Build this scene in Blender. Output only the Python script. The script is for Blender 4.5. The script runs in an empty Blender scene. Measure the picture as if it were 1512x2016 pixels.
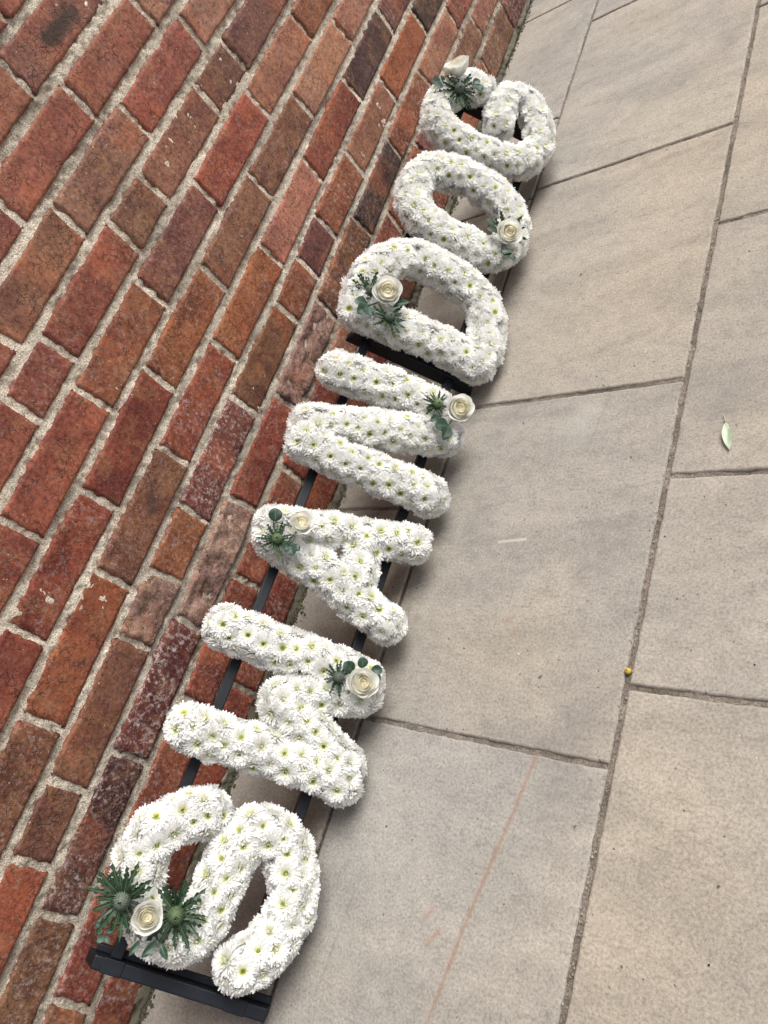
import bpy, math, random
import numpy as np
from mathutils import Vector, Matrix
random.seed(7); rng=np.random.default_rng(7)
CAM_R=[[0.755361,0.308269,-0.578273],[-0.025831,-0.867751,-0.496327],[-0.6548,0.389843,-0.647503]]
CAM_P=[1.0646,0.0,0.92]
CAM_F=1505.55
LETTERS={"S":[[[-0.0243,0.1836],[-0.0368,0.2083],[-0.0612,0.2331],[-0.0921,0.2426],[-0.1216,0.2362],[-0.1504,0.2163],[-0.1701,0.1871],[-0.1697,0.1578],[-0.1507,0.1407],[-0.1202,0.1349],[-0.0858,0.1327],[-0.0498,0.1282],[-0.0246,0.1115],[-0.0222,0.0828],[-0.0405,0.0558],[-0.0682,0.0391],[-0.1002,0.0317],[-0.1331,0.0371],[-0.1612,0.0499],[-0.1797,0.0694]]],"W":[[[0.2192,0.2544],[0.2207,0.1787],[0.2222,0.1014],[0.2184,0.0367]],[[0.2027,0.0313],[0.18,0.0859],[0.15,0.141]],[[0.1436,0.1385],[0.1227,0.0827],[0.0928,0.0261]],[[0.0711,0.2483],[0.0767,0.147],[0.0788,0.0738],[0.0754,0.0224]]],"A":[[[0.3938,0.2497],[0.4181,0.1723],[0.4339,0.1079],[0.4555,0.0292]],[[0.3743,0.2398],[0.3571,0.159],[0.3304,0.0834],[0.3161,0.0281]],[[0.4275,0.1057],[0.36,0.0961]]],"N":[[[0.6971,0.2509],[0.7087,0.1512],[0.7097,0.0645]],[[0.5811,0.2598],[0.6236,0.1491],[0.6635,0.0366]],[[0.5505,0.2533],[0.5467,0.1739],[0.5489,0.0978],[0.547,0.0296]]],"D":[[[0.8269,0.2569],[0.8305,0.1818],[0.8355,0.1032],[0.8299,0.0254]],[[0.836,0.2574],[0.8956,0.265],[0.9509,0.2435],[0.9835,0.2049],[0.9879,0.1507],[0.9808,0.0922],[0.9555,0.048],[0.9127,0.0244],[0.8618,0.0182],[0.8273,0.0247]]],"O":[[[1.1177,0.2432],[1.166,0.2482],[1.2067,0.2232],[1.2244,0.1792],[1.2243,0.1293],[1.2122,0.0811],[1.1837,0.0481],[1.1368,0.0352],[1.0927,0.0477],[1.0707,0.0794],[1.0715,0.1279],[1.0737,0.179],[1.0881,0.2205],[1.1177,0.2432]]],"G":[[[1.4664,0.2024],[1.466,0.2199],[1.4373,0.2433],[1.3865,0.2652],[1.3389,0.2617],[1.3125,0.2339],[1.3066,0.1814],[1.3132,0.1265],[1.3293,0.0734],[1.3779,0.0454],[1.429,0.0498],[1.4749,0.0753],[1.4955,0.1094],[1.4778,0.1405],[1.4324,0.1427],[1.4012,0.1369]]]}
ROWS={0:[[2.07,2.068,0.0536,"P"]],1:[[-0.317,-0.326,0.1261,"R"],[0.341,0.345,0.1235,"R"],[0.567,0.568,0.1184,"R"],[1.428,1.449,0.1436,"P"],[1.902,1.912,0.1334,"K"]],2:[[-0.216,-0.218,0.2067,"S"],[0.01,0.012,0.2111,"E"],[0.233,0.229,0.2007,"F"],[0.454,0.466,0.2013,"R"],[0.672,0.681,0.1903,"F"],[0.904,0.901,0.1992,"G"],[1.122,1.131,0.2077,"D"],[1.359,1.358,0.2061,"O"],[1.587,1.604,0.2191,"K"],[1.822,1.825,0.2075,"R"]],3:[[-0.158,-0.16,0.2811,"B"],[-0.052,-0.053,0.2803,"B"],[0.165,0.167,0.2723,"F"],[0.275,0.284,0.2775,"O"],[0.393,0.395,0.2765,"E"],[0.611,0.615,0.2847,"G"],[0.825,0.829,0.2784,"O"],[0.936,0.94,0.2815,"P"],[1.047,1.049,0.2833,"O"],[1.226,1.227,0.2846,"K"],[1.456,1.463,0.2894,"O"],[1.694,1.699,0.2914,"D"]],4:[[0.013,0.012,0.3582,"O"],[0.237,0.237,0.359,"G"],[0.455,0.459,0.3589,"R"],[0.67,0.673,0.3631,"O"],[0.893,0.897,0.3614,"K"],[1.12,1.118,0.368,"R"],[1.353,1.362,0.366,"D"],[1.584,1.588,0.3704,"P"]],5:[[0.113,0.112,0.4411,"r"],[0.328,0.332,0.4349,"R"],[0.551,0.549,0.4408,"O"],[0.769,0.767,0.4386,"B"],[0.986,0.988,0.446,"B"],[1.207,1.212,0.4414,"K"],[1.436,1.446,0.4459,"K"]],6:[[0.234,0.235,0.5181,"R"],[0.453,0.458,0.5181,"O"],[0.662,0.665,0.522,"P"],[0.882,0.884,0.5245,"r"],[1.112,1.117,0.5216,"K"],[1.338,1.349,0.5262,"O"]],7:[[0.38,0.38,0.6013,"R"],[0.487,0.489,0.6009,"R"],[0.707,0.706,0.6014,"B"],[0.811,0.814,0.5993,"B"],[1.029,1.031,0.5975,"B"],[1.147,1.15,0.5963,"P"]],8:[[0.448,0.452,0.658,"G"],[0.663,0.661,0.6797,"B"],[0.879,0.882,0.6735,"R"],[1.104,1.1,0.6778,"K"]],9:[[0.612,0.61,0.743,"r"],[0.831,0.829,0.7532,"R"],[1.045,1.051,0.7475,"K"]],10:[[0.78,0.779,0.8253,"X"]],11:[[0.837,0.84,0.8844,"R"]]}
DECO={"S":{"rose":[[-0.154,0.209,0.0443]],"th":[[-0.1474,0.2402,0.0457],[-0.1479,0.182,0.0428]],"lf":[[-0.1821,0.2061,-0.2002,0.2112,0.4],[-0.1765,0.1865,-0.1978,0.1963,0.42],[-0.1779,0.1833,-0.1918,0.1668,0.38],[-0.1788,0.2544,-0.1837,0.262,0.8],[-0.1855,0.2558,-0.1916,0.2539,0.8],[-0.1806,0.2428,-0.1885,0.2452,0.7],[-0.1918,0.2464,-0.1997,0.2532,0.7],[-0.1915,0.2453,-0.1975,0.2391,0.6]]},"W":{"rose":[[0.2059,0.0458,0.0469]],"th":[[0.2031,0.0799,0.0271]],"lf":[[0.218,0.062,0.2253,0.08,0.9],[0.2285,0.0505,0.2414,0.0584,1.0],[0.2294,0.0378,0.2352,0.0231,0.9],[0.2255,0.0357,0.2201,0.022,0.9]]},"A":{"rose":[[0.3972,0.2133,0.0373]],"th":[[0.3622,0.2377,0.0292]],"lf":[[0.3862,0.25,0.4042,0.2576,1.0],[0.3633,0.2191,0.3468,0.2069,0.9],[0.3611,0.2141,0.3573,0.2003,0.9],[0.3624,0.2212,0.3479,0.2203,0.8]]},"N":{"rose":[[0.696,0.0369,0.051]],"th":[[0.6928,0.0732,0.0297]],"lf":[[0.6626,0.0442,0.6498,0.0662,0.9],[0.663,0.0434,0.6309,0.0463,0.6],[0.6725,0.0643,0.653,0.0766,0.5]]},"D":{"rose":[[0.8529,0.2242,0.0537]],"th":[[0.8127,0.2029,0.0346],[0.8538,0.2517,0.037]],"lf":[[0.8167,0.2455,0.8094,0.2696,0.8],[0.8139,0.2445,0.7945,0.2351,0.9],[0.8148,0.2448,0.7893,0.2569,0.7],[0.8345,0.2054,0.8563,0.1817,0.35]]},"O":{"rose":[[1.0956,0.054,0.0521]],"th":[[1.115,0.055,0.0442]],"lf":[[1.1059,0.081,1.1065,0.1002,0.8],[1.0973,0.0732,1.0861,0.0922,0.7],[1.0521,0.0477,1.0469,0.0246,0.8],[1.0539,0.0535,1.0648,0.0338,0.5]]},"G":{"rose":[[1.4367,0.2609,0.0506]],"th":[[1.3942,0.2424,0.0426]],"lf":[[1.4204,0.2204,1.4084,0.1991,1.0],[1.4217,0.2208,1.4359,0.2116,0.8],[1.4066,0.2815,1.3869,0.2949,1.0],[1.4086,0.2787,1.4183,0.2866,0.8]]}}
FEAT={"scorch":[[0.933,0.822,0.869,0.826],[0.38,0.364,0.357,0.356],[0.101,0.355,0.104,0.356],[0.11,0.344,0.107,0.342]],"vein":[[0.552,0.173],[0.539,0.098],[0.526,0.039],[0.509,-0.049],[0.492,-0.158]],"rust":[[0.454,-0.047],[0.47,-0.07],[0.455,0.36],[0.472,0.34]],"leaf":[[0.724,0.682],[0.736,0.633]],"berry":[0.653,0.302],"scratch":[[0.403,0.491],[0.45,0.496]],"pale":[0.491,0.693],"cracks":[[[0.536,0.773],[0.518,0.652]],[[0.316,-0.189],[0.329,-0.052]],[[0.391,1.548],[0.343,1.525]]],"stain":[[0.534,1.561],[0.612,1.639],[0.272,1.798],[0.723,0.72],[0.579,0.464],[0.59,0.213],[0.593,0.111],[0.351,0.731],[0.362,0.555]]}
EXPOSURE=1.50

sc=bpy.context.scene; COL=sc.collection
# ---------------- camera ----------------
cd=bpy.data.cameras.new('camera'); cam=bpy.data.objects.new('camera',cd); COL.objects.link(cam); sc.camera=cam
r_,d_,f_=[Vector(v) for v in CAM_R]
m=Matrix((r_,-d_,-f_)).transposed().to_4x4(); m.translation=Vector(CAM_P); cam.matrix_world=m
cd.sensor_width=36; cd.sensor_fit='AUTO'; cd.lens=36*CAM_F/2016; cd.clip_start=.01; cd.clip_end=500
# ---------------- light ----------------
SUN_EL=math.radians(52); SUN_AZ=math.radians(38)     # azimuth measured from +Y (along the wall) towards +X
w=bpy.data.worlds.new('World'); sc.world=w; w.use_nodes=True; nt=w.node_tree
bg=nt.nodes['Background']; sky=nt.nodes.new('ShaderNodeTexSky'); sky.sky_type='NISHITA'; sky.sun_disc=False
sky.sun_elevation=SUN_EL; sky.sun_rotation=SUN_AZ; sky.dust_density=4; sky.air_density=1.0; sky.ozone_density=1
hs=nt.nodes.new('ShaderNodeHueSaturation'); hs.inputs['Saturation'].default_value=.30
nt.links.new(sky.outputs[0],hs.inputs['Color']); nt.links.new(hs.outputs[0],bg.inputs[0]); bg.inputs[1].default_value=.055
sd=bpy.data.lights.new('sun','SUN'); sd.energy=1.5; sd.angle=math.radians(36); sd.color=(1,.97,.92)
so=bpy.data.objects.new('sun',sd); COL.objects.link(so)
sdir=Vector((math.sin(SUN_AZ)*math.cos(SUN_EL),math.cos(SUN_AZ)*math.cos(SUN_EL),math.sin(SUN_EL)))
so.rotation_euler=(-sdir).to_track_quat('-Z','Y').to_euler()
vs=sc.view_settings; vs.view_transform='Standard'; vs.look='None'; vs.gamma=1; vs.exposure=EXPOSURE; vs.use_curve_mapping=False

# ---------------- helpers ----------------
def obj(name,me,mat=None,parent=None,label=None,cat=None,group=None,kind=None,color=None,smooth=True):
    o=bpy.data.objects.new(name,me); COL.objects.link(o)
    if me is not None and mat is not None and len(me.materials)==0: me.materials.append(mat)
    if parent is not None: o.parent=parent
    if label: o['label']=label
    if cat: o['category']=cat
    if group: o['group']=group
    if kind: o['kind']=kind
    if color is not None: o.color=color
    return o
def mesh(name,V,F,smooth=True,col=None):
    me=bpy.data.meshes.new(name); me.from_pydata([tuple(map(float,v)) for v in V],[],[tuple(map(int,f)) for f in F])
    if smooth: me.polygons.foreach_set('use_smooth',[True]*len(me.polygons))
    if col is not None:
        a=me.color_attributes.new('Col','FLOAT_COLOR','POINT'); c=np.ones((len(V),4),np.float32); c[:,:3]=col; a.data.foreach_set('color',c.ravel())
    me.update(); return me
def grid_faces(nx,ny,off=0,wrap=False):
    i,j=np.meshgrid(np.arange(nx-1),np.arange(ny-1),indexing='ij'); a=(i*ny+j).ravel()+off
    return np.stack([a,a+ny,a+ny+1,a+1],1)
def h2(ix,iy,s):
    n=(ix.astype(np.int64)*374761393+iy.astype(np.int64)*668265263+s*1442695041)&0x7fffffff
    n=((n^(n>>13))*1274126177)&0x7fffffff; n=(n^(n>>16))&0xffff
    return n/65535.
def vn(x,y,s=0):
    ix=np.floor(x);iy=np.floor(y);fx=x-ix;fy=y-iy;fx=fx*fx*(3-2*fx);fy=fy*fy*(3-2*fy)
    a=h2(ix,iy,s);b=h2(ix+1,iy,s);c=h2(ix,iy+1,s);d=h2(ix+1,iy+1,s)
    return (a+(b-a)*fx)*(1-fy)+(c+(d-c)*fx)*fy
def fbm(x,y,o=3,s=0):
    t=0;a=.5;n=0
    for k in range(o): t=t+a*vn(x,y,s+k*17);n+=a;a*=.5;x=x*2.03+5.1;y=y*2.03+1.7
    return t/n*2-1
def box_vf(x0,x1,y0,y1,z0,z1):
    V=[(x,y,z) for x in(x0,x1) for y in(y0,y1) for z in(z0,z1)]
    return V,[(0,1,3,2),(4,6,7,5),(0,4,5,1),(2,3,7,6),(0,2,6,4),(1,5,7,3)]
def bevel(me,w,seg=2):
    import bmesh
    bm=bmesh.new(); bm.from_mesh(me); bmesh.ops.bevel(bm,geom=list(bm.edges),offset=w,segments=seg,affect='EDGES',profile=.5); bm.to_mesh(me); bm.free()
    return me

# ---------------- material helper ----------------
class M:
    def __init__(s,name):
        s.m=bpy.data.materials.new(name); s.m.use_nodes=True; s.n=s.m.node_tree.nodes; s.l=s.m.node_tree.links; s.b=s.n['Principled BSDF']
    def nd(s,t,**k):
        n=s.n.new('ShaderNode'+t)
        for a,v in k.items(): setattr(n,a,v)
        return n
    def _in(s,sock,v):
        if v is None: return
        if hasattr(v,'is_linked') or isinstance(v,bpy.types.NodeSocket): s.l.new(v,sock)
        else: sock.default_value=v
    def noise(s,vec,scale,detail=3,rough=.55,dist=0,out=0):
        n=s.nd('TexNoise'); s._in(n.inputs['Vector'],vec); n.inputs['Scale'].default_value=scale; n.inputs['Detail'].default_value=detail; n.inputs['Roughness'].default_value=rough; n.inputs['Distortion'].default_value=dist
        return n.outputs[out]
    def ramp(s,fac,stops):
        r=s.nd('ValToRGB'); s._in(r.inputs[0],fac); e=r.color_ramp.elements
        while len(e)<len(stops): e.new(.5)
        for q,(p,c) in zip(e,stops): q.position=p; q.color=(*c,1) if isinstance(c,tuple) else (c,c,c,1)
        return r.outputs[0]
    def mix(s,fac,a,b,mode='MIX'):
        n=s.nd('Mix',data_type='RGBA',blend_type=mode); s._in(n.inputs[0],fac)
        for i,v in((6,a),(7,b)):
            s._in(n.inputs[i],(*v,1) if isinstance(v,tuple) and len(v)==3 else v)
        return n.outputs[2]
    def ma(s,op,a,b=None,c=None,clamp=False):
        n=s.nd('Math',operation=op,use_clamp=clamp)
        for i,v in enumerate((a,b,c)): s._in(n.inputs[i],v)
        return n.outputs[0]
    def vm(s,op,a,b=None,out=0):
        n=s.nd('VectorMath',operation=op); s._in(n.inputs[0],a); s._in(n.inputs[1],b); return n.outputs[out]
    def bump(s,h,dist,strength=1,prev=None):
        n=s.nd('Bump'); s._in(n.inputs['Height'],h); n.inputs['Distance'].default_value=dist; n.inputs['Strength'].default_value=strength
        if prev is not None: s.l.new(prev,n.inputs['Normal'])
        return n.outputs[0]
    def done(s,col,rough=.8,normal=None,spec=.3,**k):
        s._in(s.b.inputs['Base Color'],(*col,1) if isinstance(col,tuple) else col); s._in(s.b.inputs['Roughness'],rough); s.b.inputs['Specular IOR Level'].default_value=spec
        if normal is not None: s.l.new(normal,s.b.inputs['Normal'])
        for a,v in k.items(): s._in(s.b.inputs[a],v)
        return s.m
    def pos(s): return s.nd('NewGeometry').outputs['Position']
    def seg(s,P,a,b):
        # distance in the ground plane from P to the segment a-b
        ab=Vector((b[0]-a[0],b[1]-a[1],0)); L2=ab.length_squared
        pa=s.vm('SUBTRACT',P,(a[0],a[1],0)); t=s.ma('DIVIDE',s.vm('DOT_PRODUCT',pa,tuple(ab),out=1),L2,clamp=True)
        sc_=s.nd('VectorMath',operation='SCALE'); sc_.inputs[0].default_value=tuple(ab); s.l.new(t,sc_.inputs['Scale'])
        return s.vm('LENGTH',s.vm('SUBTRACT',pa,sc_.outputs[0]),out=1)

def mat_brick(rough=False):
    q=M('rough_brick' if rough else 'fired_brick'); P=q.pos(); oi=q.nd('ObjectInfo')
    off=q.nd('CombineXYZ'); rr=q.ma('MULTIPLY',oi.outputs['Random'],37.); q.l.new(rr,off.inputs[0]); q.l.new(q.ma('MULTIPLY',oi.outputs['Random'],91.),off.inputs[1]); q.l.new(rr,off.inputs[2])
    V=q.vm('ADD',P,off.outputs[0]); base=oi.outputs['Color']; al=oi.outputs['Alpha']
    # broad firing patches: darker purple and browner, both soft
    n1=q.noise(V,13,3,.6,.6); c=q.mix(q.ramp(n1,[(.42,0.),(.62,.75)]),base,q.mix(1.,base,(.50,.40,.52),'MULTIPLY'))
    n2=q.noise(V,22,4,.6,.9); c=q.mix(q.ramp(n2,[(.50,0.),(.64,.62)]),c,q.mix(.55,base,(.24,.125,.06)))
    n2b=q.noise(V,9,2,.5,.3); c=q.mix(q.ramp(n2b,[(.55,0.),(.70,.5)]),c,q.mix(.6,base,(.42,.12,.05)))
    # fine grain
    n3=q.noise(V,170,6,.78); c=q.mix(.9,c,q.ramp(n3,[(.34,(.34,.32,.32)),(.5,(.97,.95,.94)),(.68,(1.5,1.46,1.44))]),'MULTIPLY')
    # cracks and pits
    vo=q.nd('TexVoronoi',feature='DISTANCE_TO_EDGE'); q.l.new(q.vm('ADD',V,q.mix(1.,q.noise(V,90,3,.6,0,1),(.012,.012,.012),'MULTIPLY')),vo.inputs['Vector']); vo.inputs['Scale'].default_value=80
    crk=q.ma('MULTIPLY',q.ramp(vo.outputs[0],[(.0,1.),(.055,0.)]),q.ramp(q.noise(V,30,3),[(.50,0.),(.60,.8)]))
    pit=q.ramp(q.noise(V,230,2,.5),[(.66,0.),(.71,1.)])
    holes=q.ma('MAXIMUM',crk,q.ma('MULTIPLY',pit,.8))
    c=q.mix(q.ma('MULTIPLY',holes,.75),c,(.035,.02,.018))
    # lime bloom and mortar smears: how much is the alpha of the object's colour
    n4=q.noise(V,120,6,.8); n5=q.noise(V,10,3,.6)
    blo=q.ma('MULTIPLY',q.ramp(n4,[(.50,0.),(.66,1.)]),q.ma('ADD',q.ma('MULTIPLY',q.ramp(n5,[(.35,0.),(.62,1.)]),al),q.ma('MULTIPLY',al,.35)),clamp=True)
    c=q.mix(blo,c,(.50,.40,.38))
    sp=q.ramp(q.noise(V,260,1,.5),[(.75,0.),(.77,1.)]); c=q.mix(q.ma('MULTIPLY',sp,.6),c,(.58,.47,.38))
    for i_,(y0,z0,y1,z1) in enumerate(FEAT['scorch']):
        mp=q.nd('Mapping'); q.l.new(P,mp.inputs[0]); mp.inputs['Rotation'].default_value=(0,math.radians(90),0)   # wall plane turned so that seg() can measure in it
        sx=q.nd('SeparateXYZ'); q.l.new(P,sx.inputs[0]); cx=q.nd('CombineXYZ'); q.l.new(sx.outputs[1],cx.inputs[0]); q.l.new(sx.outputs[2],cx.inputs[1])
        r_=(.020,.014,.003,.003)[i_]; dd=q.ma('ADD',q.seg(cx.outputs[0],(y0,z0),(y1,z1)),q.ma('MULTIPLY',q.ma('SUBTRACT',q.noise(P,70,3),.5),r_*1.2))
        c=q.mix(q.ma('MULTIPLY',q.ramp(dd,[(r_*.35,1.),(r_,0.)]),(.9,.55,.8,.8)[i_]),c,(.035,.028,.022))
    h=q.ma('SUBTRACT',q.ma('ADD',q.ma('MULTIPLY',n3,.6),q.ma('MULTIPLY',q.noise(V,60,4,.6),.8)),q.ma('MULTIPLY',holes,.9))
    return q.done(c,q.ramp(n3,[(.3,.9),(.7,.62)]),q.bump(h,.0035 if rough else .0014,1.),spec=.28)
def mat_mortar(name,c1,c2,c3,bd=.003):
    q=M(name); P=q.pos(); n=q.noise(P,26,4,.6); n2=q.noise(P,420,4,.75); n3=q.noise(P,6,3,.6)
    c=q.mix(q.ramp(n,[(.35,0.),(.65,1.)]),c1,c2); c=q.mix(q.ramp(n3,[(.48,0.),(.66,.8)]),c,c3)
    c=q.mix(1.,c,q.ramp(n2,[(.30,(.30,.29,.28)),(.5,(1.,1.,1.)),(.68,(1.75,1.72,1.68))]),'MULTIPLY')
    bl=q.ramp(q.noise(P,230,2,.5),[(.66,0.),(.70,1.)]); c=q.mix(q.ma('MULTIPLY',bl,.7),c,(.05,.045,.04))
    if name=='lime_mortar':   # soil and moss splashed on the lowest centimetres
        sx=q.nd('SeparateXYZ'); q.l.new(P,sx.inputs[0]); zz=q.ma('ADD',sx.outputs[2],q.ma('MULTIPLY',q.ma('SUBTRACT',q.noise(P,25,4,.6),.5),.09))
        c=q.mix(q.ramp(zz,[(.012,.9),(.05,0.)]),c,(.085,.078,.055)); c=q.mix(q.ramp(q.ma('ADD',zz,0.),[(.10,.35),(.30,0.)]),c,(.22,.20,.15))
    h=q.ma('ADD',q.ma('MULTIPLY',n2,.7),q.noise(P,120,4,.7))
    return q.done(c,.93,q.bump(h,bd,1.),spec=.15)
def mat_slab():
    q=M('paving_stone'); P=q.pos(); oi=q.nd('ObjectInfo')
    c=oi.outputs['Color']
    st=q.nd('Mapping'); q.l.new(P,st.inputs[0]); st.inputs['Rotation'].default_value=(0,0,.5); st.inputs['Scale'].default_value=(1,2.4,1)
    n1=q.noise(st.outputs[0],5,5,.62,.7); c=q.mix(q.ramp(n1,[(.36,.0),(.64,.85)]),c,q.mix(1.,c,(.76,.775,.79),'MULTIPLY'))
    n1b=q.noise(P,2.3,3,.5,.4); c=q.mix(q.ramp(n1b,[(.42,.0),(.62,.6)]),c,q.mix(1.,c,(1.12,1.06,.97),'MULTIPLY'))
    # faint grey riven smudges drawn out one way
    n6=q.noise(st.outputs[0],19,5,.68,1.2); c=q.mix(q.ramp(n6,[(.56,.0),(.74,.55)]),c,q.mix(1.,c,(.60,.60,.62),'MULTIPLY'))
    n2=q.noise(P,260,5,.8); c=q.mix(.9,c,q.ramp(n2,[(.30,(.50,.495,.49)),(.5,(1.,1.,1.)),(.70,(1.38,1.38,1.38))]),'MULTIPLY')
    n3=q.noise(P,120,4,.7,1.5); c=q.mix(q.ma('MULTIPLY',q.ramp(n3,[(.60,0.),(.68,1.)]),.5),c,(.13,.12,.12))
    n4=q.noise(P,95,2,.5); c=q.mix(q.ramp(n4,[(.725,0.),(.75,.85)]),c,(.06,.05,.045))
    n9=q.noise(P,48,5,.75); c=q.mix(.42,c,q.ramp(n9,[(.35,(.72,.715,.71)),(.5,(1.,1.,1.)),(.66,(1.18,1.18,1.17))]),'MULTIPLY')
    # marks seen in the photograph: a buff vein, rust smears, pale bloom, a chalk scratch, grey smudges
    wob=q.ma('MULTIPLY',q.ma('SUBTRACT',q.noise(P,30,3),.5),.008)
    ds=[q.seg(P,a,b) for a,b in zip(FEAT['vein'][:-1],FEAT['vein'][1:])]; d=ds[0]
    for e in ds[1:]: d=q.ma('MINIMUM',d,e)
    d=q.ma('ADD',d,wob)
    c=q.mix(q.ma('MULTIPLY',q.ramp(d,[(.002,1.),(.008,0.)]),.08),c,(.50,.27,.14)); c=q.mix(q.ma('MULTIPLY',q.ramp(q.ma('ABSOLUTE',d),[(.0004,1.),(.0014,0.)]),.55),c,(.20,.12,.08))
    for (x,y),hl in zip(FEAT['rust'],(.009,.012,.004,.005)):
        dd=q.ma('ADD',q.seg(P,(x-hl*.5,y-hl*.8),(x+hl*.5,y+hl*.8)),q.ma('MULTIPLY',wob,.4)); c=q.mix(q.ma('MULTIPLY',q.ramp(dd,[(.001,1.),(.0045,0.)]),.42),c,(.25,.11,.055))
    a,b=FEAT['scratch']; c=q.mix(q.ma('MULTIPLY',q.ramp(q.seg(P,a,b),[(.0004,1.),(.0014,0.)]),.45),c,(.60,.57,.5))
    for a,b in FEAT['cracks']:
        c=q.mix(q.ma('MULTIPLY',q.ramp(q.ma('ABSOLUTE',q.ma('ADD',q.seg(P,a,b),q.ma('MULTIPLY',wob,.6))),[(.0004,1.),(.0016,0.)]),.30),c,(.14,.12,.11))
    dp=q.ma('ADD',q.seg(P,FEAT['pale'],(FEAT['pale'][0]+.01,FEAT['pale'][1]+.03)),q.ma('MULTIPLY',wob,5.)); c=q.mix(q.ma('MULTIPLY',q.ramp(dp,[(.005,1.),(.05,0.)]),.14),c,(.54,.56,.52))
    for (x,y) in FEAT['stain']:
        dd=q.ma('ADD',q.seg(P,(x-.01,y-.025),(x+.01,y+.025)),q.ma('MULTIPLY',wob,6.)); c=q.mix(q.ma('MULTIPLY',q.ma('MULTIPLY',q.ramp(dd,[(.004,1.),(.045,0.)]),q.ramp(n6,[(.4,.3),(.6,1.)])),.5),c,(.17,.155,.15))
    h=q.ma('ADD',q.ma('ADD',q.ma('MULTIPLY',n2,.45),q.ma('MULTIPLY',n1,.35)),q.ma('MULTIPLY',n6,.35))
    return q.done(c,.88,q.bump(h,.0016,.7),spec=.2)
def mat_petal(name,attr=True,trans=.5):
    q=M(name)
    if attr: a=q.nd('Attribute',attribute_name='Col'); c=a.outputs['Color']
    else: c=q.nd('ObjectInfo').outputs['Color']
    oi=q.nd('ObjectInfo'); hv=q.nd('HueSaturation'); q.l.new(c,hv.inputs['Color']); q.l.new(q.ma('ADD',q.ma('MULTIPLY',oi.outputs['Random'],.07),.955),hv.inputs['Value'])
    c=hv.outputs[0]
    q.done(c,.55,spec=.25)
    tr=q.nd('BsdfTranslucent'); q.l.new(c,tr.inputs[0]); mx=q.nd('MixShader'); mx.inputs[0].default_value=trans
    q.l.new(q.b.outputs[0],mx.inputs[1]); q.l.new(tr.outputs[0],mx.inputs[2]); q.l.new(mx.outputs[0],q.n['Material Output'].inputs[0]); return q.m
def mat_green(name,ca,cb,scale=60,rough=.5,rib=0):
    q=M(name); P=q.nd('TexCoord').outputs['Object']; oi=q.nd('ObjectInfo'); n=q.noise(P,scale,4,.6)
    c=q.mix(q.ramp(n,[(.35,0.),(.65,1.)]),ca,cb); hv=q.nd('HueSaturation'); q.l.new(c,hv.inputs['Color']); q.l.new(q.ma('ADD',q.ma('MULTIPLY',oi.outputs['Random'],.5),.75),hv.inputs['Value'])
    cc=hv.outputs[0]
    if rib:
        sx=q.nd('SeparateXYZ'); q.l.new(P,sx.inputs[0]); ay=q.ma('ABSOLUTE',sx.outputs[1]); cc=q.mix(q.ma('MULTIPLY',q.ramp(ay,[(rib*.4,1.),(rib,0.)]),.7),cc,(.10,.17,.10))
        wv=q.nd('TexWave',wave_type='BANDS',bands_direction='X'); q.l.new(P,wv.inputs[0]); wv.inputs['Scale'].default_value=3.2; wv.inputs['Distortion'].default_value=1.5; cc=q.mix(q.ma('MULTIPLY',q.ramp(wv.outputs[1],[(.86,0.),(1.,1.)]),.28),cc,(.08,.14,.09))
    return q.done(cc,rough,q.bump(n,.0005,.6),spec=.4)
MB=mat_brick(); MBR=mat_brick(True)
MM=mat_mortar('lime_mortar',(.52,.445,.36),(.72,.635,.525),(.35,.30,.245),.005)
MJ=mat_mortar('paving_joint_mortar',(.15,.128,.108),(.235,.20,.17),(.09,.078,.062),.003)
MS=mat_slab()
MPET=mat_petal('chrysanthemum_petal'); MROSE=mat_petal('rose_petal',False,.42)
MLEAF=mat_green('eucalyptus_leaf',(.012,.033,.020),(.024,.052,.034),5,.45,.03)
MLEAF2=mat_green('young_eucalyptus_leaf',(.045,.10,.075),(.07,.14,.11),5,.5,.03)
MBR_=mat_green('thistle_bract',(.010,.027,.012),(.026,.052,.024),4,.45,.014)
MCONE=mat_green('thistle_cone',(.03,.045,.03),(.17,.20,.16),7,.6)
MCONE2=mat_green('green_thistle_cone',(.03,.06,.02),(.17,.24,.11),7,.6)
MFOAM=mat_green('floral_foam',(.30,.31,.20),(.50,.50,.38),300,.9)
MDIRT=mat_mortar('base_dirt',(.06,.05,.04),(.16,.135,.105),(.035,.04,.025),.004)
q=M('black_coated_steel'); P=q.pos(); n=q.noise(P,500,3,.6); n2=q.noise(P,25,3,.6)
MST=q.done(q.mix(q.ramp(n2,[(.4,0.),(.7,1.)]),(.003,.0048,.009),(.007,.010,.016)),q.ramp(n2,[(.3,.42),(.7,.6)]),q.bump(n,.0003,.5),spec=.3)

# ---------------- ground and paving ----------------
def plane_mesh(name,x0,x1,y0,y1,z): return mesh(name,[(x0,y0,z),(x1,y0,z),(x1,y1,z),(x0,y1,z)],[(0,1,2,3)],False)
gm=mat_mortar('compacted_ground',(.14,.12,.10),(.20,.17,.14),(.10,.09,.07),.004)
obj('ground',plane_mesh('ground',-120,120,-120,120,-.05),gm,kind='structure')
nx,ny=420,700; xs=np.linspace(-.03,1.1,nx); ys=np.linspace(-.62,2.75,ny); X,Y=np.meshgrid(xs,ys,indexing='ij')
Z=-.0034+.0022*fbm(X*90,Y*90,3,3)+.0016*fbm(X*20,Y*20,2,9)
pav=obj('paving',mesh('paving',np.stack([X.ravel(),Y.ravel(),Z.ravel()],1),grid_faces(nx,ny)),MJ,kind='structure')
V,F=box_vf(-.03,3.4,-1.7,4.4,-.06,-.0085); obj('mortar_bed',mesh('mortar_bed',V,F,False),MJ,pav)
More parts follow.
